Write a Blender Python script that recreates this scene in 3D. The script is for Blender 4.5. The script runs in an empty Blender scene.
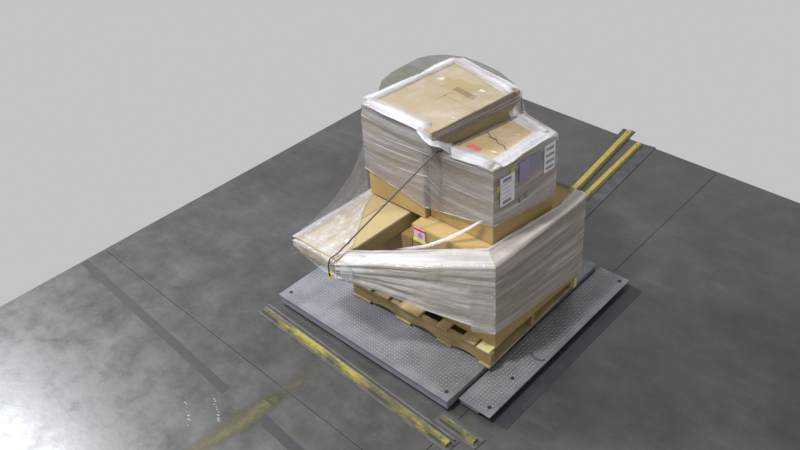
import bpy, bmesh, math, random
from mathutils import Vector, Matrix, noise

random.seed(7)
C = bpy.context.scene.collection
scene = bpy.context.scene

# ------------------------------------------------------------------ camera
# world axes: X runs along the pallet's long side, Y away along its short side,
# the origin is the floor under the pallet's near corner
cam_data = bpy.data.cameras.new('camera')
cam_data.sensor_width = 36.0
cam_data.lens = 801.8 / 800.0 * 36.0
cam = bpy.data.objects.new('camera', cam_data)
C.objects.link(cam)
cam.matrix_world = Matrix(((0.731312, -0.363137, 0.577333, 2.16),
                           (0.678760, 0.470440, -0.563889, -2.804),
                           (-0.066831, 0.804250, 0.590522, 3.881),
                           (0, 0, 0, 1)))
scene.camera = cam

# ------------------------------------------------------------------ light
world = bpy.data.worlds.new('world')
scene.world = world
world.use_nodes = True
bg = world.node_tree.nodes['Background']
bg.inputs[0].default_value = (0.552, 0.552, 0.552, 1)
bg.inputs[1].default_value = 1.0


def lamp(name, loc, target, size, watts, col):
    d = bpy.data.lights.new(name, 'AREA')
    d.shape = 'DISK'
    d.size = size
    d.energy = watts
    d.color = col
    o = bpy.data.objects.new(name, d)
    C.objects.link(o)
    o.location = loc
    o.rotation_euler = (Vector(target) - Vector(loc)).to_track_quat('-Z', 'Y').to_euler()
    return o


lamp('high_bay_lamp', (-9.3, -2.1, 8.0), (-2.0, -0.5, 0), 1.5, 1350, (0.90, 0.94, 1.0))
lamp('high_bay_lamp', (-1.0, -2.7, 6.4), (-0.8, -0.3, 0), 0.5, 385, (1.0, 0.985, 0.97))

vs = scene.view_settings
vs.view_transform = 'Standard'
vs.look = 'None'
vs.exposure = 0.0
vs.gamma = 1.0
vs.use_curve_mapping = False
scene.cycles.transparent_max_bounces = 24


# ------------------------------------------------------------------ materials
def mat(name):
    m = bpy.data.materials.new(name)
    m.use_nodes = True
    nt = m.node_tree
    return m, nt, nt.nodes['Principled BSDF']


def node(nt, kind, **kw):
    n = nt.nodes.new(kind)
    for k, v in kw.items():
        setattr(n, k, v)
    return n


def coords(nt, scale=(1, 1, 1), out='Object', rot=(0, 0, 0)):
    tc = node(nt, 'ShaderNodeTexCoord')
    mp = node(nt, 'ShaderNodeMapping')
    mp.inputs['Scale'].default_value = scale
    mp.inputs['Rotation'].default_value = rot
    nt.links.new(tc.outputs[out], mp.inputs['Vector'])
    return mp.outputs['Vector']


def noise_tex(nt, vec, scale, detail=4, rough=0.55):
    n = node(nt, 'ShaderNodeTexNoise')
    n.inputs['Scale'].default_value = scale
    n.inputs['Detail'].default_value = detail
    n.inputs['Roughness'].default_value = rough
    nt.links.new(vec, n.inputs['Vector'])
    return n.outputs['Fac']


def ramp(nt, fac, stops):
    r = node(nt, 'ShaderNodeValToRGB')
    el = r.color_ramp.elements
    while len(el) < len(stops):
        el.new(0.5)
    for e, (p, c) in zip(el, stops):
        e.position = p
        e.color = (*c, 1) if len(c) == 3 else c
    nt.links.new(fac, r.inputs['Fac'])
    return r.outputs['Color']


def g(v):
    return (v, v, v)


def mixc(nt, fac, a, b, mode='MIX'):
    m = node(nt, 'ShaderNodeMix', data_type='RGBA', blend_type=mode)
    if isinstance(fac, float):
        m.inputs[0].default_value = fac
    else:
        nt.links.new(fac, m.inputs[0])
    for s, v in ((6, a), (7, b)):
        if isinstance(v, tuple):
            m.inputs[s].default_value = (*v, 1)
        else:
            nt.links.new(v, m.inputs[s])
    return m.outputs[2]


def bump(nt, bsdf, h, strength, dist=0.01):
    b = node(nt, 'ShaderNodeBump')
    b.inputs['Strength'].default_value = strength
    b.inputs['Distance'].default_value = dist
    nt.links.new(h, b.inputs['Height'])
    nt.links.new(b.outputs['Normal'], bsdf.inputs['Normal'])


def concrete(name, dark, light, warm=(1, 1, 0.97)):
    m, nt, b = mat(name)
    v = coords(nt)
    big = noise_tex(nt, v, 0.9, 5, 0.6)
    mid = noise_tex(nt, v, 4.5, 6, 0.65)
    fine = noise_tex(nt, v, 45, 3)
    sv = coords(nt, (1.2, 7, 1), rot=(0, 0, 0.6))
    scr = noise_tex(nt, sv, 2.2, 5, 0.6)
    c1 = ramp(nt, big, [(0.3, tuple(dark * w for w in warm)), (0.7, tuple(light * w for w in warm))])
    c2 = ramp(nt, mid, [(0.3, g(0.80)), (0.72, g(1.15))])
    c3 = ramp(nt, fine, [(0.3, g(0.9)), (0.7, g(1.08))])
    c4 = ramp(nt, scr, [(0.42, g(0.95)), (0.62, g(1.05)), (0.78, g(1.25))])
    c = mixc(nt, 1.0, c1, c2, 'MULTIPLY')
    c = mixc(nt, 1.0, c, c3, 'MULTIPLY')
    c = mixc(nt, 1.0, c, c4, 'MULTIPLY')
    nt.links.new(c, b.inputs['Base Color'])
    r = ramp(nt, mid, [(0.3, g(0.25)), (0.7, g(0.44))])
    nt.links.new(r, b.inputs['Roughness'])
    b.inputs['Specular IOR Level'].default_value = 0.72   # power-trowelled and sealed
    bump(nt, b, mid, 0.12, 0.01)
    return m


def cardboard(name, col, var=0.12):
    m, nt, b = mat(name)
    v = coords(nt)
    n1 = noise_tex(nt, v, 3.0, 4)
    n2 = noise_tex(nt, coords(nt, (1, 1, 0.05)), 160, 2)
    c = ramp(nt, n1, [(0.3, tuple(x * (1 - var) for x in col)), (0.7, tuple(min(1, x * (1 + var)) for x in col))])
    c = mixc(nt, 1.0, c, ramp(nt, n2, [(0.3, g(0.93)), (0.7, g(1.05))]), 'MULTIPLY')
    nt.links.new(c, b.inputs['Base Color'])
    b.inputs['Roughness'].default_value = 0.62
    b.inputs['Specular IOR Level'].default_value = 0.3
    bump(nt, b, n2, 0.08, 0.003)
    return m


def wood(name, a, bcol, axis='x'):
    m, nt, b = mat(name)
    s = (1.5, 22, 22) if axis == 'x' else (22, 1.5, 22)
    n1 = noise_tex(nt, coords(nt, s), 2.5, 5, 0.6)
    n2 = noise_tex(nt, coords(nt), 5, 3)
    c = ramp(nt, n1, [(0.3, a), (0.7, bcol)])
    c = mixc(nt, 1.0, c, ramp(nt, n2, [(0.3, g(0.78)), (0.7, g(1.12))]), 'MULTIPLY')
    nt.links.new(c, b.inputs['Base Color'])
    b.inputs['Roughness'].default_value = 0.7
    bump(nt, b, n1, 0.2, 0.004)
    return m


def plain(name, col, rough=0.5, metal=0.0, var=0.1, scale=12, spec=0.5):
    m, nt, b = mat(name)
    n = noise_tex(nt, coords(nt), scale, 4)
    c = ramp(nt, n, [(0.3, tuple(x * (1 - var) for x in col)), (0.7, tuple(x * (1 + var) for x in col))])
    nt.links.new(c, b.inputs['Base Color'])
    b.inputs['Roughness'].default_value = rough
    b.inputs['Metallic'].default_value = metal
    b.inputs['Specular IOR Level'].default_value = spec
    return m


def film(name, lo, hi, col=(0.80, 0.78, 0.78), su=1.3, sv=34.0, rough=0.22, blotch=0.12, dim=0.75):
    """stretch film: how many layers lie on each other (opacity) varies in long drawn-out streaks"""
    m, nt, b = mat(name)
    st = noise_tex(nt, coords(nt, (su, sv, 1), 'UV'), 1.0, 6, 0.65)
    st2 = noise_tex(nt, coords(nt, (su * 2.5, sv * 0.3, 1), 'UV'), 1.0, 3, 0.5)
    wr = noise_tex(nt, coords(nt, (9, 14, 9)), 1.0, 4, 0.6)
    a = ramp(nt, st, [(0.30, g(lo)), (0.52, g(lo * 0.55 + hi * 0.45)), (0.70, g(hi))])
    a2 = ramp(nt, st2, [(0.3, g(-blotch)), (0.7, g(blotch))])
    fold_glint = noise_tex(nt, coords(nt, (su * 1.1, sv * 1.9, 1), 'UV'), 1.0, 2, 0.5)
    fo = ramp(nt, fold_glint, [(0.66, g(0)), (0.72, g(0.4))])  # sparse white fold lines, drawn into colour and opacity as highlights
    s0 = node(nt, 'ShaderNodeMath', operation='ADD')
    nt.links.new(a, s0.inputs[0])
    nt.links.new(fo, s0.inputs[1])
    sep = node(nt, 'ShaderNodeMath', operation='ADD', use_clamp=True)
    nt.links.new(s0.outputs[0], sep.inputs[0])
    nt.links.new(a2, sep.inputs[1])
    at = node(nt, 'ShaderNodeAttribute', attribute_name='fade')
    fm = node(nt, 'ShaderNodeMath', operation='MULTIPLY', use_clamp=True)
    nt.links.new(sep.outputs[0], fm.inputs[0])
    nt.links.new(at.outputs['Fac'], fm.inputs[1])
    nt.links.new(fm.outputs[0], b.inputs['Alpha'])
    # single layers are clearer and greyer; white folds also carry painted-in highlights
    cc = ramp(nt, st, [(0.36, tuple(x * dim for x in col)), (0.56, tuple(x * (0.5 + dim / 2) for x in col)), (0.68, col)])
    cc = mixc(nt, fo, cc, (0.86, 0.86, 0.88))
    nt.links.new(cc, b.inputs['Base Color'])
    b.inputs['Roughness'].default_value = rough
    b.inputs['Specular IOR Level'].default_value = 0.6
    h = node(nt, 'ShaderNodeMath', operation='ADD')
    nt.links.new(st, h.inputs[0])
    nt.links.new(wr, h.inputs[1])
    bump(nt, b, h.outputs[0], 0.8, 0.014)
    return m


def worn(name, col, under, wear, scale=(3, 3, 3), seed=0.0, alpha=False, rough=0.5, fade=False, soft=0.07):
    """paint flaked off in patches; with alpha the bare ground shows instead of an under-coat"""
    m, nt, b = mat(name)
    mp = coords(nt, scale)
    off = node(nt, 'ShaderNodeVectorMath', operation='ADD')
    off.inputs[1].default_value = (seed, seed * 1.7, 0)
    nt.links.new(mp, off.inputs[0])
    n = noise_tex(nt, off.outputs[0], 1.0, 6, 0.68)
    k = ramp(nt, n, [(wear - soft, g(0)), (wear + soft, g(1))])
    f = noise_tex(nt, coords(nt), 30, 3)
    c1 = mixc(nt, 1.0, tuple(col), ramp(nt, f, [(0.3, g(0.8)), (0.7, g(1.1))]), 'MULTIPLY')
    if alpha:
        nt.links.new(c1, b.inputs['Base Color'])
        if fade:
            at = node(nt, 'ShaderNodeAttribute', attribute_name='fade')
            fm = node(nt, 'ShaderNodeMath', operation='MULTIPLY')
            nt.links.new(k, fm.inputs[0])
            nt.links.new(at.outputs['Fac'], fm.inputs[1])
            k = fm.outputs[0]
        nt.links.new(k, b.inputs['Alpha'])
    else:
        nt.links.new(mixc(nt, k, tuple(under), c1), b.inputs['Base Color'])
    b.inputs['Roughness'].default_value = rough
    return m


M = {}
M['concrete'] = concrete('concrete', 0.036, 0.070, (1, 0.985, 0.94))
M['concrete_rim'] = concrete('concrete_rim', 0.17, 0.22, (1, 1, 0.92))
M['concrete_rim_brown'] = concrete('concrete_rim_brown', 0.14, 0.20, (1, 0.98, 0.76))
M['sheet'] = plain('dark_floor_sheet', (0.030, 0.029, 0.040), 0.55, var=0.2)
M['joint'] = plain('joint_filler', (0.05, 0.05, 0.05), 0.8)
M['card'] = cardboard('cardboard', (0.37, 0.262, 0.108))
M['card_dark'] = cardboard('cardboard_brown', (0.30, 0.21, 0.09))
M['card_light'] = cardboard('cardboard_pale', (0.35, 0.275, 0.145))
M['card_top'] = cardboard('cardboard_faded', (0.275, 0.215, 0.118))
M['tape_brown'] = plain('brown_tape', (0.19, 0.13, 0.07), 0.3)
M['tape_clear'] = plain('pale_tape', (0.66, 0.54, 0.34), 0.25)
M['wood_x'] = wood('pallet_wood_long', (0.23, 0.165, 0.072), (0.38, 0.285, 0.13), 'x')
M['wood_y'] = wood('pallet_wood_cross', (0.28, 0.21, 0.095), (0.46, 0.355, 0.17), 'y')
M['wood_pale'] = wood('pale_pallet_wood', (0.50, 0.44, 0.19), (0.70, 0.64, 0.34), 'y')
M['steel'] = plain('tread_steel', (0.19, 0.193, 0.212), 0.42, 0.25, 0.22, 7)
M['lug'] = plain('worn_tread', (0.36, 0.365, 0.39), 0.38, 0.25, 0.12, 9)
M['steel_side'] = plain('painted_steel_edge', (0.21, 0.21, 0.27), 0.45, 0.1)
M['black'] = plain('black_rubber', (0.012, 0.012, 0.014), 0.7)
M['strap'] = plain('black_strap', (0.06, 0.05, 0.055), 0.45)
M['knot'] = plain('white_buckle', (0.8, 0.8, 0.78), 0.4)
M['paper'] = plain('white_paper', (0.82, 0.82, 0.84), 0.6, var=0.03)
M['ink'] = plain('grey_ink', (0.26, 0.26, 0.32), 0.6)
M['ink_soft'] = plain('faded_ink', (0.55, 0.55, 0.60), 0.6)
M['purple'] = plain('purple_print', (0.36, 0.29, 0.47), 0.5)
M['slate'] = plain('slate_print', (0.30, 0.29, 0.37), 0.5)
M['red'] = plain('red_print', (0.55, 0.09, 0.10), 0.5)
M['pink'] = plain('pink_paper', (0.72, 0.47, 0.55), 0.5)
M['yellow_tape'] = plain('yellow_tape', (0.62, 0.52, 0.10), 0.4)
M['lime_tape'] = plain('lime_tape', (0.66, 0.66, 0.10), 0.4)
M['rail'] = worn('worn_yellow_paint', (0.29, 0.255, 0.045), (0.075, 0.07, 0.042), 0.47, (2.6, 9, 3), 2.2)
M['rail_far'] = worn('yellow_paint', (0.36, 0.27, 0.06), (0.22, 0.165, 0.07), 0.36, (2.5, 2.5, 3), 1.0)
M['rail_base'] = plain('dark_rail_base', (0.06, 0.06, 0.062), 0.6, var=0.3)
M['rail_grey'] = plain('scuffed_rail_edge', (0.11, 0.105, 0.095), 0.5, var=0.3)
M['stripe'] = worn('dark_floor_stripe', (0.022, 0.022, 0.025), (0, 0, 0), 0.25, (2.2, 5, 1), 0.7, True, 0.5)
M['smear'] = worn('yellow_smear', (0.095, 0.08, 0.03), (0, 0, 0), 0.38, (9, 3.0, 1), 4.1, True, 0.5, True, 0.16)
M['smear_thin'] = worn('faint_yellow_smear', (0.10, 0.09, 0.045), (0, 0, 0), 0.55, (8, 3.5, 1), 8.0, True, 0.5, True, 0.18)
M['splash'] = plain('white_drips', (0.19, 0.19, 0.2), 0.5)
M['film_span'] = film('stretch_film_many_layers', 0.46, 0.95, (0.76, 0.74, 0.75), 0.7, 22, dim=0.66, rough=0.12)
M['film_face'] = film('stretch_film_few_layers', 0.36, 0.76, (0.76, 0.71, 0.71), 0.9, 18, dim=0.60, rough=0.12)
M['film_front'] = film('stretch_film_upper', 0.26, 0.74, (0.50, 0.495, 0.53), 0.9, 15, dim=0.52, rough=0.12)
M['film_rim'] = film('stretch_film_gathered', 0.55, 0.95, (0.66, 0.65, 0.69), 2.0, 14, dim=0.8, rough=0.16)
M['film_thin'] = film('stretch_film_single', 0.06, 0.55, (0.72, 0.72, 0.75), 5.0, 9, blotch=0.15)
M['film_lid_glare'] = film('stretch_film_lid_glare', 0.0, 0.20, (0.80, 0.80, 0.82), 6.0, 7, blotch=0.06)  # faint film whose white specks are painted glare
M['film_loose'] = film('stretch_film_loose', 0.26, 0.54, (0.62, 0.64, 0.70), 2.0, 4, blotch=0.12)
M['film_band'] = film('stretch_film_band', 0.50, 0.88, (0.42, 0.36, 0.33), 0.9, 20, dim=0.45)


# ------------------------------------------------------------------ mesh helpers
def obj(name, bm, material, parent=None, smooth=False, loc=None):
    me = bpy.data.meshes.new(name)
    bm.normal_update()
    bm.to_mesh(me)
    bm.free()
    if material:
        me.materials.append(material)
    if smooth:
        for p in me.polygons:
            p.use_smooth = True
    o = bpy.data.objects.new(name, me)
    C.objects.link(o)
    if parent:
        o.parent = parent
    if loc:
        o.location = loc
    return o


def thing(name, label, cat, loc=(0, 0, 0), rz=0.0, group=None):
    o = bpy.data.objects.new(name, None)
    C.objects.link(o)
    o.empty_display_size = 0.1
    o.location = loc
    o.rotation_euler = (0, 0, rz)
    o['label'] = label
    o['category'] = cat
    if group:
        o['group'] = group
    return o


def add_box(bm, x0, x1, y0, y1, z0, z1, bev=0.0, seg=1, mtx=None):
    t = bmesh.new()
    bmesh.ops.create_cube(t, size=1.0)
    for v in t.verts:
        v.co = Vector((x0 + (v.co.x + .5) * (x1 - x0), y0 + (v.co.y + .5) * (y1 - y0), z0 + (v.co.z + .5) * (z1 - z0)))
    if bev > 0:
        bmesh.ops.bevel(t, geom=t.edges[:], offset=bev, segments=seg, affect='EDGES', profile=0.6)
    if mtx is not None:
        bmesh.ops.transform(t, matrix=mtx, verts=t.verts)
    me = bpy.data.meshes.new('tmp')
    t.to_mesh(me)
    t.free()
    bm.from_mesh(me)
    bpy.data.meshes.remove(me)
    return bm


def box(x0, x1, y0, y1, z0, z1, bev=0.0, seg=1):
    return add_box(bmesh.new(), x0, x1, y0, y1, z0, z1, bev, seg)


def prism(poly, z0, z1):
    bm = bmesh.new()
    lo = [bm.verts.new((x, y, z0)) for x, y in poly]
    hi = [bm.verts.new((x, y, z1)) for x, y in poly]
    n = len(poly)
    bm.faces.new(hi)
    bm.faces.new(lo[::-1])
    for i in range(n):
        bm.faces.new((lo[i], lo[(i + 1) % n], hi[(i + 1) % n], hi[i]))
    bmesh.ops.recalc_face_normals(bm, faces=bm.faces)
    return bm


def tube(pts, r, n=8, bm=None):
    bm = bm or bmesh.new()
    pts = [Vector(p) for p in pts]
    rings = []
    for i, p in enumerate(pts):
        t = (pts[min(i + 1, len(pts) - 1)] - pts[max(i - 1, 0)]).normalized()
        a = t.cross(Vector((0, 0, 1)))
        if a.length < 1e-3:
            a = t.cross(Vector((1, 0, 0)))
        a.normalize()
        b = t.cross(a)
        rr = r[i] if isinstance(r, (list, tuple)) else r
        rings.append([bm.verts.new(p + (a * math.cos(k * 2 * math.pi / n) + b * math.sin(k * 2 * math.pi / n)) * rr) for k in range(n)])
    for i in range(len(rings) - 1):
        for k in range(n):
            bm.faces.new((rings[i][k], rings[i][(k + 1) % n], rings[i + 1][(k + 1) % n], rings[i + 1][k]))
    bm.faces.new(rings[0][::-1])
    bm.faces.new(rings[-1])
    bmesh.ops.recalc_face_normals(bm, faces=bm.faces)
    return bm


def lerp(a, b, t):
    return Vector(a) * (1 - t) + Vector(b) * t


def sheet(cols, nu, nv, amp=0.004, seed=0.0, fu=2.0, fv=16.0, sag=None, fade=None, fan=None):
    """film pulled over a row of profiles; long wrinkles run along it. UV in metres"""
    K = len(cols)
    prof = []
    for col in cols:
        d = [0.0]
        for a, b in zip(col, col[1:]):
            d.append(d[-1] + (Vector(b) - Vector(a)).length)
        prof.append((col, d))
    rows = len(cols[0])
    vpar = []
    for s in range(rows - 1):
        k = nv[s] if isinstance(nv, (list, tuple)) else nv
        for i in range(k):
            vpar.append((s, i / k))
    vpar.append((rows - 2, 1.0))
    upar = []
    for c in range(K - 1):
        k = nu[c] if isinstance(nu, (list, tuple)) else nu
        for i in range(k):
            upar.append((c, i / k))
    upar.append((K - 2, 1.0))
    bm = bmesh.new()
    uvl = bm.loops.layers.uv.new('UVMap')
    fl = bm.verts.layers.float.new('fade')
    grid, uvs = [], []
    ulen = 0.0
    prev = None
    for (c, t) in upar:
        line = []
        for (s, w) in vpar:
            a = lerp(cols[c][s], cols[c][s + 1], w)
            b = lerp(cols[c + 1][s], cols[c + 1][s + 1], w)
            p = lerp(a, b, t)
            if sag:
                p += Vector(sag(c, t, s, w))
            line.append(p)
        if prev is not None:
            ulen += max((line[i] - prev[i]).length for i in (0, len(line) // 2, -1))
        prev = line
        vl = 0.0
        uvrow = []
        for i, p in enumerate(line):
            if i:
                vl += 0.5 * (line[i] - line[i - 1]).length + 0.5 * 0.5 / len(vpar)
            uvrow.append((ulen + seed, (fan * i / (len(line) - 1) if fan else vl) + seed))
        grid.append(line)
        uvs.append(uvrow)
    V = [[bm.verts.new(p) for p in line] for line in grid]
    for i in range(len(V) - 1):
        for j in range(len(V[0]) - 1):
            f = bm.faces.new((V[i][j], V[i][j + 1], V[i + 1][j + 1], V[i + 1][j]))
            for l, (a, b) in zip(f.loops, ((i, j), (i, j + 1), (i + 1, j + 1), (i + 1, j))):
                l[uvl].uv = uvs[a][b]
    bm.normal_update()
    for i in range(len(V)):
        for j in range(len(V[0])):
            uu, vv = uvs[i][j]
            k = noise.noise(Vector((uu * fu, vv * fv, seed * 3.1))) + 0.5 * noise.noise(Vector((uu * fu * 2.5, vv * fv * 2.2, seed)))
            V[i][j].co += V[i][j].normal * k * amp
    # how much film is left towards a frayed or thinning border
    for i in range(len(V)):
        for j in range(len(V[0])):
            V[i][j][fl] = fade(i / (len(V) - 1), j / (len(V[0]) - 1)) if fade else 1.0
    return bm


def inward(u, v):
    """full at the outer border, thinning inwards and at both ends"""
    w = min(1.0, max(0.0, (v + 0.12 * noise.noise(Vector((u * 9, 3, v)))) / 0.62))
    return w * w * (3 - 2 * w) * min(1.0, 0.35 + 12 * u) * min(1.0, 0.35 + 12 * (1 - u))


def frayed(u, v):
    return min(1.0, max(0.08, 0.55 + 1.3 * noise.noise(Vector((u * 11, 1.7, 0)))))


def both(u, v):
    return max(0.0, math.sin(math.pi * min(1, max(0, v)))) ** 0.6 * min(1, 8 * u) * min(1, 8 * (1 - u))


# ------------------------------------------------------------------ setting: floor
XL, YB = -3.335, 3.24          # the two far edges of the floor
floor = obj('floor', prism([(XL + 0.01, -9), (9, -9), (9, 2.56), (XL + 0.01, 3.33)], -0.06, -0.008), M['joint'])
floor['kind'] = 'structure'
XS, YS, gp = 0.02, -0.88, 0.0022   # joints between the slabs


def yb(x):
    return 3.345 - 0.062 * (x + 3.3)


slabs = [[(XL, -9), (XS - gp, -9), (XS - gp, YS - 0.02 - gp), (XL, YS + 0.045 - gp)],
         [(XS + gp, -9), (9, -9), (9, YS - 0.27 - gp), (XS + gp, YS - 0.02 - gp)],
         [(XL, YS + 0.045 + gp), (XS - gp, YS - 0.02 + gp), (XS - gp, yb(0)), (XL, yb(XL))],
         [(XS + gp, YS - 0.02 + gp), (9, YS - 0.27 + gp), (9, yb(9)), (XS + gp, yb(0))]]
for s in slabs:
    obj('concrete_slab', prism(s, -0.0079, 0.0), M['concrete'], floor)

# rounded stub of floor that runs on past the far corner behind the load
tab = [(-3.345, 2.30), (-3.44, 2.50), (-3.60, 2.72), (-3.66, 2.95), (-3.66, 3.18)]
tab2 = [(-3.66, 3.185), (-3.66, 3.38), (-3.60, 3.52), (-3.45, 3.64), (-3.25, 3.71), (-3.0, 3.70), (-2.7, 3.64), (-2.4, 3.5), (-2.2, 3.33)]
obj('floor_patch', prism(tab + [(-3.345, 3.18)], -0.05, -0.001), M['concrete_rim_brown'], floor)
obj('floor_patch', prism(tab2 + [(-2.2, yb(-2.2) + 0.004), (-3.331, yb(XL) + 0.004), (-3.345, 3.34), (-3.345, 3.185)], -0.05, -0.001), M['concrete_rim'], floor)

# marks that lie on the concrete
obj('floor_stripe', prism([(-3.32, -1.06), (-1.30, -1.165), (-1.30, -1.10), (-3.32, -0.995)], 0.0, 0.0012), M['stripe'], floor)
obj('floor_stripe', prism([(-0.94, -1.16), (0.3, -1.25), (0.3, -1.18), (-0.94, -1.09)], 0.0, 0.0012), M['stripe'], floor)


def smear(path, m):
    """paint rubbed out along a path of (x, y, half width); it thins out towards its border"""
    bm = bmesh.new()
    fl = bm.verts.layers.float.new('fade')
    rows = []
    n = 6
    P = [[a[k] + (b[k] - a[k]) * t for k in range(3)] for a, b in zip(path, path[1:]) for t in (0, .25, .5, .75)] + [list(path[-1])]
    for i, (x, y, w) in enumerate(P):
        row = []
        for k in range(n + 1):
            t = k / n * 2 - 1
            v = bm.verts.new((x + t * w, y, 0.0014))
            u = i / (len(P) - 1)
            v[fl] = (1 - abs(t) ** 1.5) * min(1, 5 * u) * min(1, 5 * (1 - u))
            row.append(v)
        rows.append(row)
    for a, b in zip(rows, rows[1:]):
        for k in range(n):
            bm.faces.new((a[k], a[k + 1], b[k + 1], b[k]))
    return obj('paint_smear', bm, m, floor)


smear([(-1.07, -1.85, 0.05), (-1.05, -1.55, 0.07), (-1.02, -1.25, 0.10), (-1.0, -1.0, 0.075), (-0.98, -0.9, 0.04)], M['smear'])
smear([(-1.0, -1.02, 0.05), (-0.98, -0.86, 0.09), (-0.97, -0.70, 0.09), (-0.95, -0.5, 0.06)], M['smear_thin'])
for (bx, by) in ((-1.42, -1.36), (-1.30, -1.22)):
    bm = bmesh.new()
    for i in range(9):
        cx, cy = bx + i * 0.022 + random.uniform(-.006, .006), by - i * 0.012 + random.uniform(-.012, .012)
        r = random.uniform(0.003, 0.008)
        n = 7
        vs_ = [bm.verts.new((cx + r * 1.6 * math.cos(k * 6.283 / n), cy + r * math.sin(k * 6.283 / n), 0.0015)) for k in range(n)]
        bm.faces.new(vs_)
    o = obj('white_drips', bm, M['splash'], floor)
    o['kind'] = 'stuff'


# ------------------------------------------------------------------ guard rails
def rail(label, p0, p1, width, height, m_bar, base=(0.03, 0.03), lip=False):
    p0, p1 = Vector(p0), Vector(p1)
    L = (p1 - p0).length
    rz = math.atan2(p1.y - p0.y, p1.x - p0.x)
    t = thing('guard_rail', label, 'rail', (p0.x, p0.y, 0), rz, 'guard rails around the scale')
    h = width / 2
    obj('base_strip', box(-0.03, L + 0.03, -h - base[0], h + base[1], 0.0, 0.006, 0.002), M['rail_base'], t)
    bar = bmesh.new()
    sec = [(-h, 0.006), (-h + 0.008, height), (h - 0.008, height), (h, 0.006)]
    N = max(4, int(L / 0.08))
    rows = []
    for i in range(N + 1):
        x = L * i / N
        rows.append([bar.verts.new((x, y + 0.002 * noise.noise(Vector((x * 4, y, p0.x))), z)) for y, z in sec])
    for a, b in zip(rows, rows[1:]):
        for k in range(4):
            bar.faces.new((a[k], a[(k + 1) % 4], b[(k + 1) % 4], b[k]))
    bar.faces.new(rows[0][::-1])
    bar.faces.new(rows[-1])
    bmesh.ops.recalc_face_normals(bar, faces=bar.faces)
    obj('rail_bar', bar, m_bar, t)
    if lip:
        o = obj('rail_lip', box(-0.02, L + 0.01, h + 0.016, h + 0.026, 0.006, 0.022, 0.002), M['rail_grey'], t)
        o['label'] = 'grey scuffed steel lip beside the yellow bar'
    for xb in (0.06, L - 0.06):
        bm = bmesh.new()
        bmesh.ops.create_cone(bm, cap_ends=True, segments=8, radius1=0.008, radius2=0.006, depth=0.004,
                              matrix=Matrix.Translation((xb, 0, height + 0.002)))
        obj('anchor_bolt', bm, M['rail_base'], t)
    return t


rail('long worn yellow guard rail on the floor along the front of the scale', (-1.70, -0.475), (0.10, -0.545), 0.055, 0.03, M['rail'], (0.02, 0.045), True)
rail('short yellow guard rail stub at the near corner of the scale', (-0.06, -0.415), (0.21, -0.425), 0.05, 0.028, M['rail'], (0.02, 0.03))
rail('yellow guard rail behind the load, the one nearer the far corner of the floor', (-0.72, 1.5), (-0.915, 3.30), 0.06, 0.03, M['rail_far'], (0.015, 0.05))
rail('yellow guard rail behind the load with a broad dark strip beside it', (-0.62, 1.5), (-0.735, 3.15), 0.055, 0.03, M['rail_far'], (0.12, 0.01))


# ------------------------------------------------------------------ floor scale: two tread-plate decks
def deck(label, x0, x1, y0, y1, top, holes, grip=None, recess=0.006):
    t = thing('scale_deck', label, 'scale', (x0, y0, 0), 0, 'tread plate scale decks')
    w, d = x1 - x0, y1 - y0
    obj('top_plate', box(0, w, 0, d, top - 0.016, top, 0.004), M['steel'], t)
    fr = bmesh.new()
    zt, zb = top - 0.0165, 0.022
    for (a, b, c, e) in ((0.006, w - recess, 0.006, 0.03), (0.006, w - recess, d - 0.03, d - 0.006),
                         (0.006, 0.03, 0.0305, d - 0.0305), (w - recess - 0.024, w - recess, 0.0305, d - 0.0305)):
        add_box(fr, a, b, c, e, zb, zt, 0.003)
    obj('side_frame', fr, M['steel_side'], t)
    for fx in (0.07, w - 0.07 - recess):
        for fy in (0.09, d - 0.09):
            bm = bmesh.new()
            bmesh.ops.create_cone(bm, cap_ends=True, segments=14, radius1=0.032, radius2=0.026, depth=zt - 0.0005,
                                  matrix=Matrix.Translation((fx, fy, zt / 2)))
            obj('foot', bm, M['black'], t)
    # raised tread: short bars that alternate in direction
    bm = bmesh.new()
    p = 0.0235
    nx, ny = int((w - 0.05) / p), int((d - 0.05) / p)
    ox, oy = (w - (nx - 1) * p) / 2, (d - (ny - 1) * p) / 2
    for i in range(nx):
        for j in range(ny):
            cx, cy = ox + i * p, oy + j * p
            if any((cx - hx) ** 2 + (cy - hy) ** 2 < 0.025 ** 2 for hx, hy in holes):
                continue
            a = math.pi / 4 if (i + j) % 2 else -math.pi / 4
            ca, sa = math.cos(a), math.sin(a)
            l, b = 0.0098, 0.0042
            lo = [(-l, 0), (0, -b), (l, 0), (0, b)]
            q = [bm.verts.new((cx + x * ca - y * sa, cy + x * sa + y * ca, top - 0.0005)) for x, y in lo]
            k = [bm.verts.new((cx + x * ca * .6 - y * sa * .6, cy + x * sa * .6 + y * ca * .6, top + 0.002)) for x, y in lo]
            bm.faces.new(k)
            for e in range(4):
                bm.faces.new((q[e], q[(e + 1) % 4], k[(e + 1) % 4], k[e]))
    o = obj('raised_tread', bm, M['lug'], t)
    o['kind'] = 'stuff'
    for hx, hy in holes:
        bm = bmesh.new()
        bmesh.ops.create_cone(bm, cap_ends=True, segments=12, radius1=0.0125, radius2=0.0125, depth=0.004,
                              matrix=Matrix.Translation((hx, hy, top + 0.0012)))
        obj('bolt_hole', bm, M['black'], t)
    if grip:
        bm = tube([(grip[0] + 0.05 * math.cos(a), grip[1] + 0.03 * math.sin(a), top + 0.002) for a in [math.pi * (1 + i / 8) for i in range(9)]], 0.006)
        obj('lifting_eye', bm, M['rail_base'], t)
    return t


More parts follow.
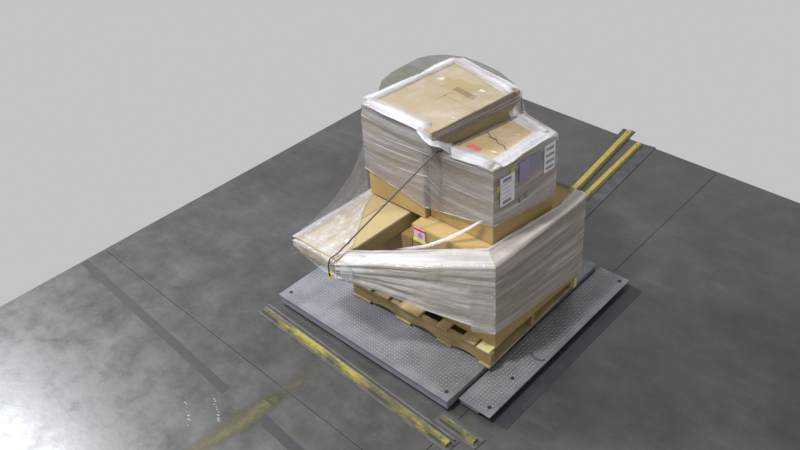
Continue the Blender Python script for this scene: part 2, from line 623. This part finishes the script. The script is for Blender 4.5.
deck('wide tread plate scale deck under the pallet, with its front edge farther out', -1.665, -0.065, -0.355, 1.34, 0.10,
     [(0.06, 0.07), (1.545, 0.06), (0.06, 1.63)])
d2 = deck('narrow tread plate scale deck along the right side of the pallet', -0.053, 0.190, -0.262, 1.365, 0.064,
          [(0.195, 0.06), (0.195, 1.57), (0.16, 0.34)], grip=(0.175, 0.60), recess=0.09)
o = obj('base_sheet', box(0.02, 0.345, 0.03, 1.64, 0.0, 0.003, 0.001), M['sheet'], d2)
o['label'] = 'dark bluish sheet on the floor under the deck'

# ------------------------------------------------------------------ pallet
PZ = 0.1025
pal = thing('wooden_pallet', 'wooden stringer pallet on the scale deck under the boxes', 'pallet', (0, 0, PZ), 0.035)
X0, X1, Y0, Y1 = -1.225, -0.026, 0.024, 1.02


def stringer(y, w):
    """side board with two rounded fork notches cut from below"""
    prof = [(X0, 0.0165)]
    for (a, b) in ((-1.02, -0.84), (-0.66, -0.48), (-0.32, -0.14)):
        prof.append((a, 0.0165))
        for i in range(7):
            t = i / 6
            prof.append((a + (b - a) * (0.06 + 0.88 * t), 0.0165 + 0.02 * math.sin(math.pi * (0.12 + 0.76 * t))))
        prof.append((b, 0.0165))
    prof += [(X1, 0.0165), (X1, 0.1205), (X0, 0.1205)]
    bm = bmesh.new()
    f = [bm.verts.new((x, y, z)) for x, z in prof]
    k = [bm.verts.new((x, y + w, z)) for x, z in prof]
    n = len(prof)
    bm.faces.new(f)
    bm.faces.new(k[::-1])
    for i in range(n):
        bm.faces.new((f[i], k[i], k[(i + 1) % n], f[(i + 1) % n]))
    bmesh.ops.recalc_face_normals(bm, faces=bm.faces)
    return bm


for y in (Y0 + 0.008, 0.49, Y1 - 0.046):
    obj('stringer', stringer(y, 0.038), M['wood_x'], pal)
for i, (a, b) in enumerate(((-1.22, -1.04), (-0.985, -0.885), (-0.785, -0.605), (-0.46, -0.375), (-0.26, -0.15), (-0.135, -0.036))):
    dy = random.uniform(-0.006, 0.006)
    o = obj('deckboard', box(a, b, Y0 + dy, Y1 + dy, 0.121, 0.138, 0.002), M['wood_pale'] if i == 5 else M['wood_y'], pal)
    if i == 5:
        o['label'] = 'paler yellowish board'
for (a, b) in ((-1.22, -1.06), (-0.82, -0.69), (-0.46, -0.34), (-0.12, -0.028)):
    obj('bottom_board', box(a, b, Y0 - 0.004, Y1, 0.0, 0.016, 0.002), M['wood_y'], pal)
o = obj('end_block', box(-0.026, 0.008, Y1 - 0.045, Y1 - 0.01, 0.03, 0.137, 0.004), M['wood_pale'], pal)
o['label'] = 'yellow painted block end'


# ------------------------------------------------------------------ cartons
def carton(label, x0, x1, y0, y1, z0, z1, m, rz=0.0, seam='x', dent=0.004, flaps=True, tape=None, quad=None):
    """body, two lid flaps that meet in a seam, tape over the seam"""
    cx, cy = (x0 + x1) / 2, (y0 + y1) / 2
    w, d, h = (x1 - x0) / 2, (y1 - y0) / 2, z1 - z0
    t = thing('cardboard_box', label, 'box', (cx, cy, z0), rz, 'boxes stacked on the pallet')
    ft = 0.004 if flaps else 0.0
    bm = box(-w, w, -d, d, 0, h - ft, 0.006, 2)
    for ax, half, lo in ((0, w, -w), (1, d, -d), (2, h / 2, 0)):
        for i in range(1, 6):
            co = [0, 0, 0]
            no = [0, 0, 0]
            co[ax] = lo + 2 * half * i / 6
            no[ax] = 1
            bmesh.ops.bisect_plane(bm, geom=bm.verts[:] + bm.edges[:] + bm.faces[:], plane_co=co, plane_no=no)
    for v in bm.verts:
        p = v.co
        k = noise.noise(Vector((p.x * 5 + x0 * 7, p.y * 5, p.z * 5 + z0))) * dent
        q = Vector((p.x, p.y, 0)).normalized() if Vector((p.x, p.y, 0)).length > 1e-4 else Vector((0, 0, 0))
        if 0.01 < p.z < h - 0.012:
            v.co += q * k
    body = obj('box_body', bm, m, t)
    def warp(o):
        if not quad:
            return
        for v in o.data.vertices:
            a, b, c = (v.co.x + w) / (2 * w), (v.co.y + d) / (2 * d), max(0, v.co.z / h)
            q = (lerp(quad[0], quad[1], a) * (1 - b) + lerp(quad[3], quad[2], a) * b)
            v.co += Vector((q.x, q.y, q.z * c))
    carton.warp = warp
    warp(body)
    if flaps:
        zt = h - ft + 0.0003
        if seam == 'x':
            obj('lid_flap', box(-w + .003, w - .003, -d + .003, -0.002, zt, zt + 0.0035), m, t)
            obj('lid_flap', box(-w + .003, w - .003, 0.002, d - .003, zt, zt + 0.0035), m, t)
        else:
            obj('lid_flap', box(-w + .003, -0.002, -d + .003, d - .003, zt, zt + 0.0035), m, t)
            obj('lid_flap', box(0.002, w - .003, -d + .003, d - .003, zt, zt + 0.0035), m, t)
        zt2 = zt + 0.0037
        if tape:
            if seam == 'x':
                obj('packing_tape', box(-w + .004, w - .004, -0.028, 0.028, zt2, zt2 + 0.0008), tape, t)
            else:
                obj('packing_tape', box(-0.028, 0.028, -d + .004, d - .004, zt2, zt2 + 0.0008), tape, t)
    for ch in t.children:
        if ch is not body:
            warp(ch)
    return t


ZB = 0.242
low_r = carton('big square box at the bottom right of the pallet load', -0.695, -0.033, 0.085, 1.0, ZB, 0.915, M['card'], seam='x', tape=M['tape_clear'],
               quad=[(0, 0, 0), (0, 0, 0), (0.02, -0.01, 0), (0.0, 0, 0)])
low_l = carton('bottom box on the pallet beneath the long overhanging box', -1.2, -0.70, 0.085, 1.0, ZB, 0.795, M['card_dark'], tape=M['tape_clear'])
long_b = carton('long flat box poking out past the front of the pallet', -1.175, -0.79, -0.46, 0.9, 0.798, 0.905, M['card_light'], seam='y', tape=None, rz=-0.03)
mid_l = carton('tall box on the left of the middle tier, under the topmost box', -1.118, -0.655, 0.175, 0.85, 0.917, 1.456, M['card'], seam='x', tape=None,
               quad=[(-0.02, 0, 0), (0, 0, 0), (0, 0, 0), (-0.02, 0, 0)])
mid_r = carton('box with white paper labels on its right side, middle tier', -0.645, -0.11, 0.215, 0.75, 0.917, 1.455, M['card'], seam='x', tape=None,
               quad=[(0, 0, 0), (-0.042, 0, 0), (0.012, 0, 0), (0, 0, 0)])
top_b = carton('topmost box of the whole load', -1.13, -0.52, 0.145, 0.895, 1.4585, 1.60, M['card_top'], seam='x', tape=None,
               quad=[(0.002, 0.035, -0.008), (-0.015, -0.008, -0.008), (0.115, -0.115, 0.038), (0.115, 0.07, 0.018)])
low_r_w, low_r_d = 0.3325, 0.4575

# tape and print on the boxes, in each box's own axes
o = obj('packing_tape', box(-0.035, 0.185, 0.08, 0.125, 0.1425, 0.1435), M['tape_brown'], top_b)
o['label'] = 'brown tape strip'
carton.warp(o)
o = obj('lid_sheet', box(-0.245, 0.02, -0.235, 0.26, 0.1425, 0.1432), M['card_top'], top_b)
o['label'] = 'slightly darker square of cardboard on the lid'
carton.warp(o)
o = obj('printed_mark', box(-0.055, 0.035, -0.165, -0.125, 0.539, 0.5398), M['red'], mid_r)
o['label'] = 'red print'
bm = tube([(-0.06 + 0.026 * i, 0.03 - 0.010 * i + 0.010 * math.sin(i * 2.1), 0.5435) for i in range(10)], 0.003, 6)
o = obj('loose_cord', bm, M['strap'], mid_r)
o['label'] = 'thin dark cord lying across the lid'

# front sticker on the big bottom box
st = obj('sticker', box(-0.305, -0.215, -0.4645, -0.461, 0.565, 0.667), M['pink'], low_r)
st['label'] = 'small pink and white sticker with red top and yellow bottom band'
obj('red_band', box(-0.3045, -0.2155, -0.4655, -0.4647, 0.648, 0.666), M['red'], st)
obj('lime_band', box(-0.315, -0.205, -0.4657, -0.4647, 0.557, 0.580), M['lime_tape'], st)
bm = bmesh.new()
bmesh.ops.create_cone(bm, cap_ends=True, segments=14, radius1=0.019, radius2=0.019, depth=0.0012,
                      matrix=Matrix.Translation((-0.255, -0.4655, 0.616)) @ Matrix.Rotation(math.pi / 2, 4, 'X'))
obj('dot', bm, M['purple'], st)

# ------------------------------------------------------------------ stretch film round the lower boxes
lw = thing('stretch_wrap', 'clear film around the bottom boxes, pulled into a white sheet at the front', 'wrap', (0, 0, 0), 0, 'stretch wrap on the load')
span_cols = [
    [(-0.86, -0.40, 0.914), (-0.800, -0.485, 0.892), (-0.795, -0.485, 0.775)],
    [(-0.66, -0.26, 0.916), (-0.60, -0.322, 0.888), (-0.61, -0.328, 0.675)],
    [(-0.40, -0.05, 0.921), (-0.36, -0.165, 0.893), (-0.38, -0.18, 0.555)],
    [(-0.14, 0.155, 0.928), (-0.018, 0.062, 0.914), (-0.016, 0.062, 0.385)],
]
obj('front_sheet', sheet(span_cols, [14, 18, 18], [6, 30], 0.012, 0.3, 1.6, 12, fan=0.62), M['film_span'], lw, True)
side_cols = [
    [(-0.14, 0.155, 0.928), (-0.018, 0.062, 0.914), (-0.016, 0.062, 0.385)],
    [(-0.12, 0.30, 0.935), (-0.008, 0.30, 0.918), (-0.006, 0.30, 0.36)],
    [(-0.05, 0.78, 0.935), (-0.001, 0.72, 0.920), (0.003, 0.72, 0.325)],
    [(-0.07, 0.965, 0.955), (0.002, 0.992, 0.924), (0.010, 1.0, 0.29)],
    [(-0.12, 0.99, 0.94), (-0.03, 1.014, 0.922), (-0.02, 1.02, 0.31)],
]
obj('right_panel', sheet(side_cols, [8, 18, 12, 3], [5, 30], 0.006, 1.7, 1.4, 18), M['film_face'], lw, True)
back_cols = [
    [(-0.12, 0.99, 0.94), (-0.03, 1.014, 0.922), (-0.02, 1.02, 0.31)],
    [(-0.7, 0.97, 0.93), (-0.7, 1.022, 0.92), (-0.7, 1.022, 0.33)],
    [(-1.17, 0.97, 0.93), (-1.215, 1.02, 0.90), (-1.215, 1.02, 0.35)],
    [(-1.17, 0.45, 0.905), (-1.222, 0.45, 0.88), (-1.222, 0.45, 0.50)],
    [(-1.17, -0.40, 0.905), (-1.217, -0.462, 0.88), (-1.217, -0.462, 0.75)],
]
obj('rear_panel', sheet(back_cols, [14, 12, 12, 14], [3, 14], 0.006, 4.2, 1.4, 16), M['film_face'], lw, True)
tip_cols = [
    [(-1.15, -0.40, 0.912), (-1.194, -0.478, 0.890), (-1.19, -0.476, 0.835)],
    [(-1.0, -0.40, 0.912), (-1.0, -0.484, 0.892), (-1.0, -0.484, 0.798)],
    [(-0.86, -0.40, 0.914), (-0.800, -0.485, 0.892), (-0.795, -0.485, 0.775)],
]
obj('end_cap', sheet(tip_cols, [10, 10], [4, 10], 0.005, 5.5, 2, 14), M['film_thin'], lw, True)
# film lying over the top of the long box
top_cols = [[(-1.187 + 0.03 * y, y, 0.895), (-1.16 + 0.03 * y, y, 0.9125), (x1 + 0.03, y, 0.9125)] for y, x1 in
            ((-0.46, -0.83), (-0.30, -0.86), (-0.12, -0.98), (0.05, -1.10), (0.20, -1.16))]
obj('film_overlap', sheet(top_cols, 8, [2, 12], 0.003, 6.1, 3, 10), M['film_thin'], lw, True)
edge_l = [[(-1.20 + 0.03 * y, y, 0.88), (-1.183 + 0.03 * y, y, 0.916), (-1.12 + 0.03 * y, y, 0.916)] for y in (-0.47, -0.3, -0.1, 0.1, 0.17)]
obj('edge_rim', sheet(edge_l, 6, [3, 4], 0.003, 6.6, 4, 14, fade=lambda u, v: 1 - v * v), M['film_rim'], lw, True)
# gathered rims
rim_pts = [lerp(a, b, t) for (a, b) in zip([c[0] for c in span_cols + side_cols[1:4]], [c[0] for c in (span_cols + side_cols[1:4])[1:]]) for t in (0, .25, .5, .75)] + [Vector(side_cols[3][0])]


def ribbon(pts, w, amp, seed, lift=0.004, fade=None):
    """a flattened, gathered edge of film"""
    cols = []
    for i, p in enumerate(pts):
        t = (pts[min(i + 1, len(pts) - 1)] - pts[max(i - 1, 0)]).normalized()
        n = Vector((t.y, -t.x, 0)).normalized()
        k = 1 + 0.5 * noise.noise(Vector((i * 0.7, seed, 0)))
        cols.append([p - n * w * k, p + Vector((0, 0, lift)), p + n * w * k])
    return sheet(cols, 4, [4, 4], amp, seed, 4, 20, None, fade)


obj('gathered_rim', ribbon(rim_pts, 0.014, 0.003, 7.7, 0.012, both), M['film_rim'], lw, True)
# second, slack turn of film crossing from the sheet up to the middle boxes
obj('film_fold', ribbon([Vector(p) for p in ((-0.60, -0.18, 0.905), (-0.48, -0.02, 0.90), (-0.38, 0.06, 0.955), (-0.29, 0.15, 1.02), (-0.20, 0.195, 1.10))], 0.02, 0.004, 9.1, 0.01, both), M['film_rim'], lw, True)
# doubled flap of film at the near corner
flap_cols = [[(-0.15, -0.035, 0.80), (-0.135, -0.025, 0.40)], [(-0.026, 0.052, 0.79), (-0.026, 0.052, 0.385)]]
obj('corner_flap', sheet(flap_cols, 8, [14], 0.004, 11.3, 2, 12), M['film_face'], lw, True)
# bunched knot of film at the tip of the long box
bm = bmesh.new()
fl = bm.verts.layers.float.new('fade')
uvl = bm.loops.layers.uv.new('UVMap')
bmesh.ops.create_icosphere(bm, subdivisions=3, radius=1.0)
for v in bm.verts:
    k = 1 + 0.35 * noise.noise(v.co * 2.6) + 0.15 * noise.noise(v.co * 7)
    v.co = Vector((v.co.x * 0.052 * k, v.co.y * 0.030 * k, v.co.z * 0.062 * k))
for v in bm.verts:
    v[fl] = 1.0
for f in bm.faces:
    for l in f.loops:
        l[uvl].uv = (l.vert.co.x + l.vert.co.y, l.vert.co.z)
obj('film_bunch', bm, M['film_thin'], lw, True, (-0.745, -0.45, 0.835))
o = obj('tape_tab', box(-0.022, 0.022, -0.004, 0.004, -0.022, 0.022, 0.003), M['yellow_tape'], lw, loc=(-0.85, -0.486, 0.785))
o['label'] = 'yellow tape end at the tip of the long box'

# ------------------------------------------------------------------ stretch film round the upper boxes
uw = thing('stretch_wrap', 'clear film around the middle and topmost boxes', 'wrap', (0, 0, 0), 0, 'stretch wrap on the load')
U_FL = [(-1.07, 0.25, 1.602), (-1.136, 0.168, 1.588), (-1.145, 0.163, 1.46), (-1.146, 0.161, 1.30), (-1.152, 0.161, 1.12)]
U_FR = [(-0.60, 0.215, 1.601), (-0.526, 0.124, 1.586), (-0.530, 0.124, 1.48), (-0.60, 0.155, 1.32), (-0.645, 0.163, 1.02)]
U_ST = [(-0.50, 0.28, 1.466), (-0.50, 0.155, 1.465), (-0.50, 0.162, 1.42), (-0.52, 0.185, 1.28), (-0.54, 0.195, 1.015)]
U_NC = [(-0.205, 0.30, 1.463), (-0.142, 0.200, 1.456), (-0.139, 0.200, 1.40), (-0.139, 0.200, 1.25), (-0.139, 0.200, 1.075)]
U_RB = [(-0.205, 0.66, 1.463), (-0.088, 0.757, 1.457), (-0.085, 0.759, 1.40), (-0.085, 0.759, 1.25), (-0.085, 0.759, 1.02)]
U_BK = [(-0.40, 0.72, 1.463), (-0.40, 0.84, 1.465), (-0.42, 0.862, 1.42), (-0.50, 0.865, 1.25), (-0.50, 0.865, 1.05)]
U_BR = [(-0.46, 0.70, 1.641), (-0.394, 0.79, 1.634), (-0.40, 0.80, 1.50), (-0.50, 0.87, 1.35), (-0.55, 0.865, 1.05)]
U_BL = [(-0.98, 0.88, 1.623), (-1.020, 0.975, 1.612), (-1.10, 0.95, 1.46), (-1.148, 0.862, 1.35), (-1.150, 0.862, 1.05)]
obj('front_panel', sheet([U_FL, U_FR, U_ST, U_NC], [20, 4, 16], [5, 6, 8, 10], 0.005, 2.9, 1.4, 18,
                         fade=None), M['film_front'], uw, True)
obj('right_panel', sheet([U_NC, U_RB], [20], [5, 4, 8, 8], 0.004, 3.6, 1.4, 18), M['film_face'], uw, True)
obj('rear_panel', sheet([U_RB, U_BK, U_BR, U_BL, U_FL], [10, 4, 16, 20], [4, 4, 8, 8], 0.005, 8.8, 1.4, 18), M['film_face'], uw, True)


def rim(name, pts, w, seed, lift=0.01):
    P = [lerp(a, b, t) for a, b in zip(pts, pts[1:]) for t in (0, .2, .4, .6, .8)] + [Vector(pts[-1])]
    return obj(name, ribbon(P, w, 0.004, seed, lift, inward if w > 0.01 else frayed), M['film_rim'], uw, True)


def mids(cols, t):
    return [lerp(c[0], c[1], t) + Vector((0, 0, 0.004)) for c in cols]


rim('gathered_rim', mids([U_FL, U_FR], 0.45)[:1] + [lerp(*mids([U_FL, U_FR], 0.45), 0.9)] + [Vector((-0.525, 0.155, 1.545))] + [lerp(*mids([U_ST, U_NC], 0.45), 0.12)] + mids([U_ST, U_NC], 0.45)[1:], 0.068, 22.0)
rim('gathered_rim', mids([U_NC, U_RB], 0.4), 0.065, 23.0)
rim('gathered_rim', mids([U_RB, U_BK], 0.5), 0.035, 24.0)
rim('gathered_rim', mids([U_BL, U_FL], 0.6), 0.045, 25.0)
rim('gathered_rim', mids([U_BR, U_BL], 0.6), 0.045, 26.0)
rim('lower_edge', [Vector(c[4]) + Vector(d) for c, d in ((U_FL, (0, -.004, 0)), (U_FR, (0, -.004, 0)), (U_ST, (0, -.004, 0)), (U_NC, (.004, -.004, 0)))], 0.004, 27.0, 0.004)
rim('lower_edge', [Vector(c[4]) + Vector((.005, 0, 0)) for c in (U_NC, U_RB)], 0.004, 28.0, 0.004)
for nm, cs in (('lid_film', [U_FL, U_FR]), ('lid_film', [U_ST, U_NC])):  # thin film layer over both lids, glare specks put into its colour
    bk = [U_BL, U_BR] if cs[0] is U_FL else [U_BK, U_RB]
    rows = [[lerp(Vector(a[1]), Vector(b[1]), t) + Vector((0, 0, 0.008)) for t in (0.06, 0.35, 0.65, 0.94)] for a, b in zip(cs, bk)]
    obj(nm, sheet(rows, 16, 6, 0.003, 51.0 + len(nm) + cs[0][0][0], 5, 9), M['film_lid_glare'], uw, True)
# upright tail of film between the topmost box and the middle box at the back
tail = [[(-0.42, 0.84, 1.634), (-0.42, 0.84, 1.55), (-0.42, 0.84, 1.465)],
        [(-0.388, 0.80, 1.634), (-0.375, 0.80, 1.55), (-0.35, 0.81, 1.465)]]
obj('film_tail', sheet(tail, 4, 6, 0.003, 31.0), M['film_rim'], uw, True)
# band of film on the right face of the topmost box
band = [[(-0.524, 0.125, 1.588), (-0.519, 0.125, 1.55), (-0.522, 0.13, 1.515)],
        [(-0.392, 0.79, 1.636), (-0.386, 0.79, 1.59), (-0.392, 0.79, 1.555)]]
obj('film_band', sheet(band, 20, 6, 0.003, 33.0), M['film_band'], uw, True)


# paper labels on the right face of the labelled box (stuck on the film)
def face_label(name, y0, y1, z0, z1, m, parent, lift=0.0, lab=None, shear=0.0):
    bm = box(lift - 0.001, lift, y0, y1, z0, z1)
    for v in bm.verts:
        v.co.x += -0.131 + (v.co.y - 0.2) * 0.09
    o = obj(name, bm, m, parent)
    if lab:
        o['label'] = lab
    return o


pl = face_label('paper_label', 0.248, 0.37, 1.185, 1.38, M['paper'], uw, 0, 'white paper label near the front corner')
for (a, b, c, d, mm) in ((0.27, 0.34, 1.345, 1.367, 'ink'), (0.262, 0.35, 1.325, 1.334, 'ink_soft'), (0.262, 0.335, 1.297, 1.303, 'ink_soft'),
                         (0.262, 0.352, 1.268, 1.274, 'ink_soft'), (0.27, 0.34, 1.197, 1.219, 'ink'), (0.262, 0.345, 1.237, 1.243, 'ink_soft')):
    face_label('print_line', a, b, c, d, M[mm], pl, 0.0012)
pl2 = face_label('paper_label', 0.63, 0.728, 1.235, 1.425, M['paper'], uw, 0, 'white barcode label near the rear corner')
for k in range(4):
    z = 1.262 + k * 0.044
    for q in range(7):
        face_label('barcode_bar', 0.645 + q * 0.0105, 0.652 + q * 0.0105, z - 0.009, z + 0.009, M['ink'], pl2, 0.0012)
face_label('printed_panel', 0.41, 0.50, 1.275, 1.415, M['purple'], uw, 0, 'faded purple print')
face_label('printed_panel', 0.502, 0.595, 1.30, 1.415, M['slate'], uw, 0, 'faded slate print')
face_label('yellow_tab', 0.335, 0.36, 1.355, 1.41, M['yellow_tape'], uw, -0.002, 'small yellow tape bit')
face_label('yellow_tab', 0.225, 0.245, 1.30, 1.34, M['yellow_tape'], uw, -0.002, 'small yellow tape bit')
face_label('printed_mark', 0.42, 0.445, 1.13, 1.165, M['slate'], uw, -0.002)
face_label('printed_mark', 0.475, 0.50, 1.135, 1.175, M['slate'], uw, -0.002)

# ------------------------------------------------------------------ loose film on the left
edge_hi = [(-1.135, 0.16, 1.32), (-1.155, 0.05, 1.14), (-1.175, -0.12, 1.01), (-1.195, -0.28, 0.945), (-1.20, -0.46, 0.91)]
edge_lo = [(-1.145, 0.16, 0.925), (-1.172, 0.06, 0.915), (-1.18, -0.08, 0.912), (-1.19, -0.22, 0.910), (-1.20, -0.465, 0.905)]
lf = obj('loose_film', sheet([[a, b] for a, b in zip(edge_hi, edge_lo)], 7, [14], 0.006, 41.0, 2, 6), M['film_loose'], None, True)
lf['label'] = 'see-through loose film sheet slanting down to the long box'
lf['category'] = 'wrap'

# ------------------------------------------------------------------ strap
sp = thing('tie_strap', 'black cord from the tip of the long box up over the load', 'strap', (0, 0, 0))
run = [(-0.85, -0.495, 0.785), (-0.848, -0.497, 0.82), (-0.845, -0.497, 0.87), (-0.84, -0.485, 0.915), (-0.825, -0.42, 0.935)]
top = Vector((-0.505, 0.135, 1.478))
run += [lerp(run[-1], top, t) for t in (0.25, 0.5, 0.75)] + [top]
end = Vector((-0.388, 0.80, 1.468))
run += [lerp(Vector((-0.495, 0.20, 1.470)), end, t) for t in (0, .33, .66, 1)] + [Vector((-0.41, 0.88, 1.42)), Vector((-0.48, 0.89, 1.1)), Vector((-0.52, 1.05, 0.92))]
obj('cord', tube(run, 0.0048, 8), M['strap'], sp)
bm = bmesh.new()
bmesh.ops.create_icosphere(bm, subdivisions=2, radius=0.016)
for v in bm.verts:
    v.co *= 1 + 0.3 * noise.noise(v.co * 90)
obj('knot', bm, M['knot'], sp, True, (-0.805, -0.355, 0.985))
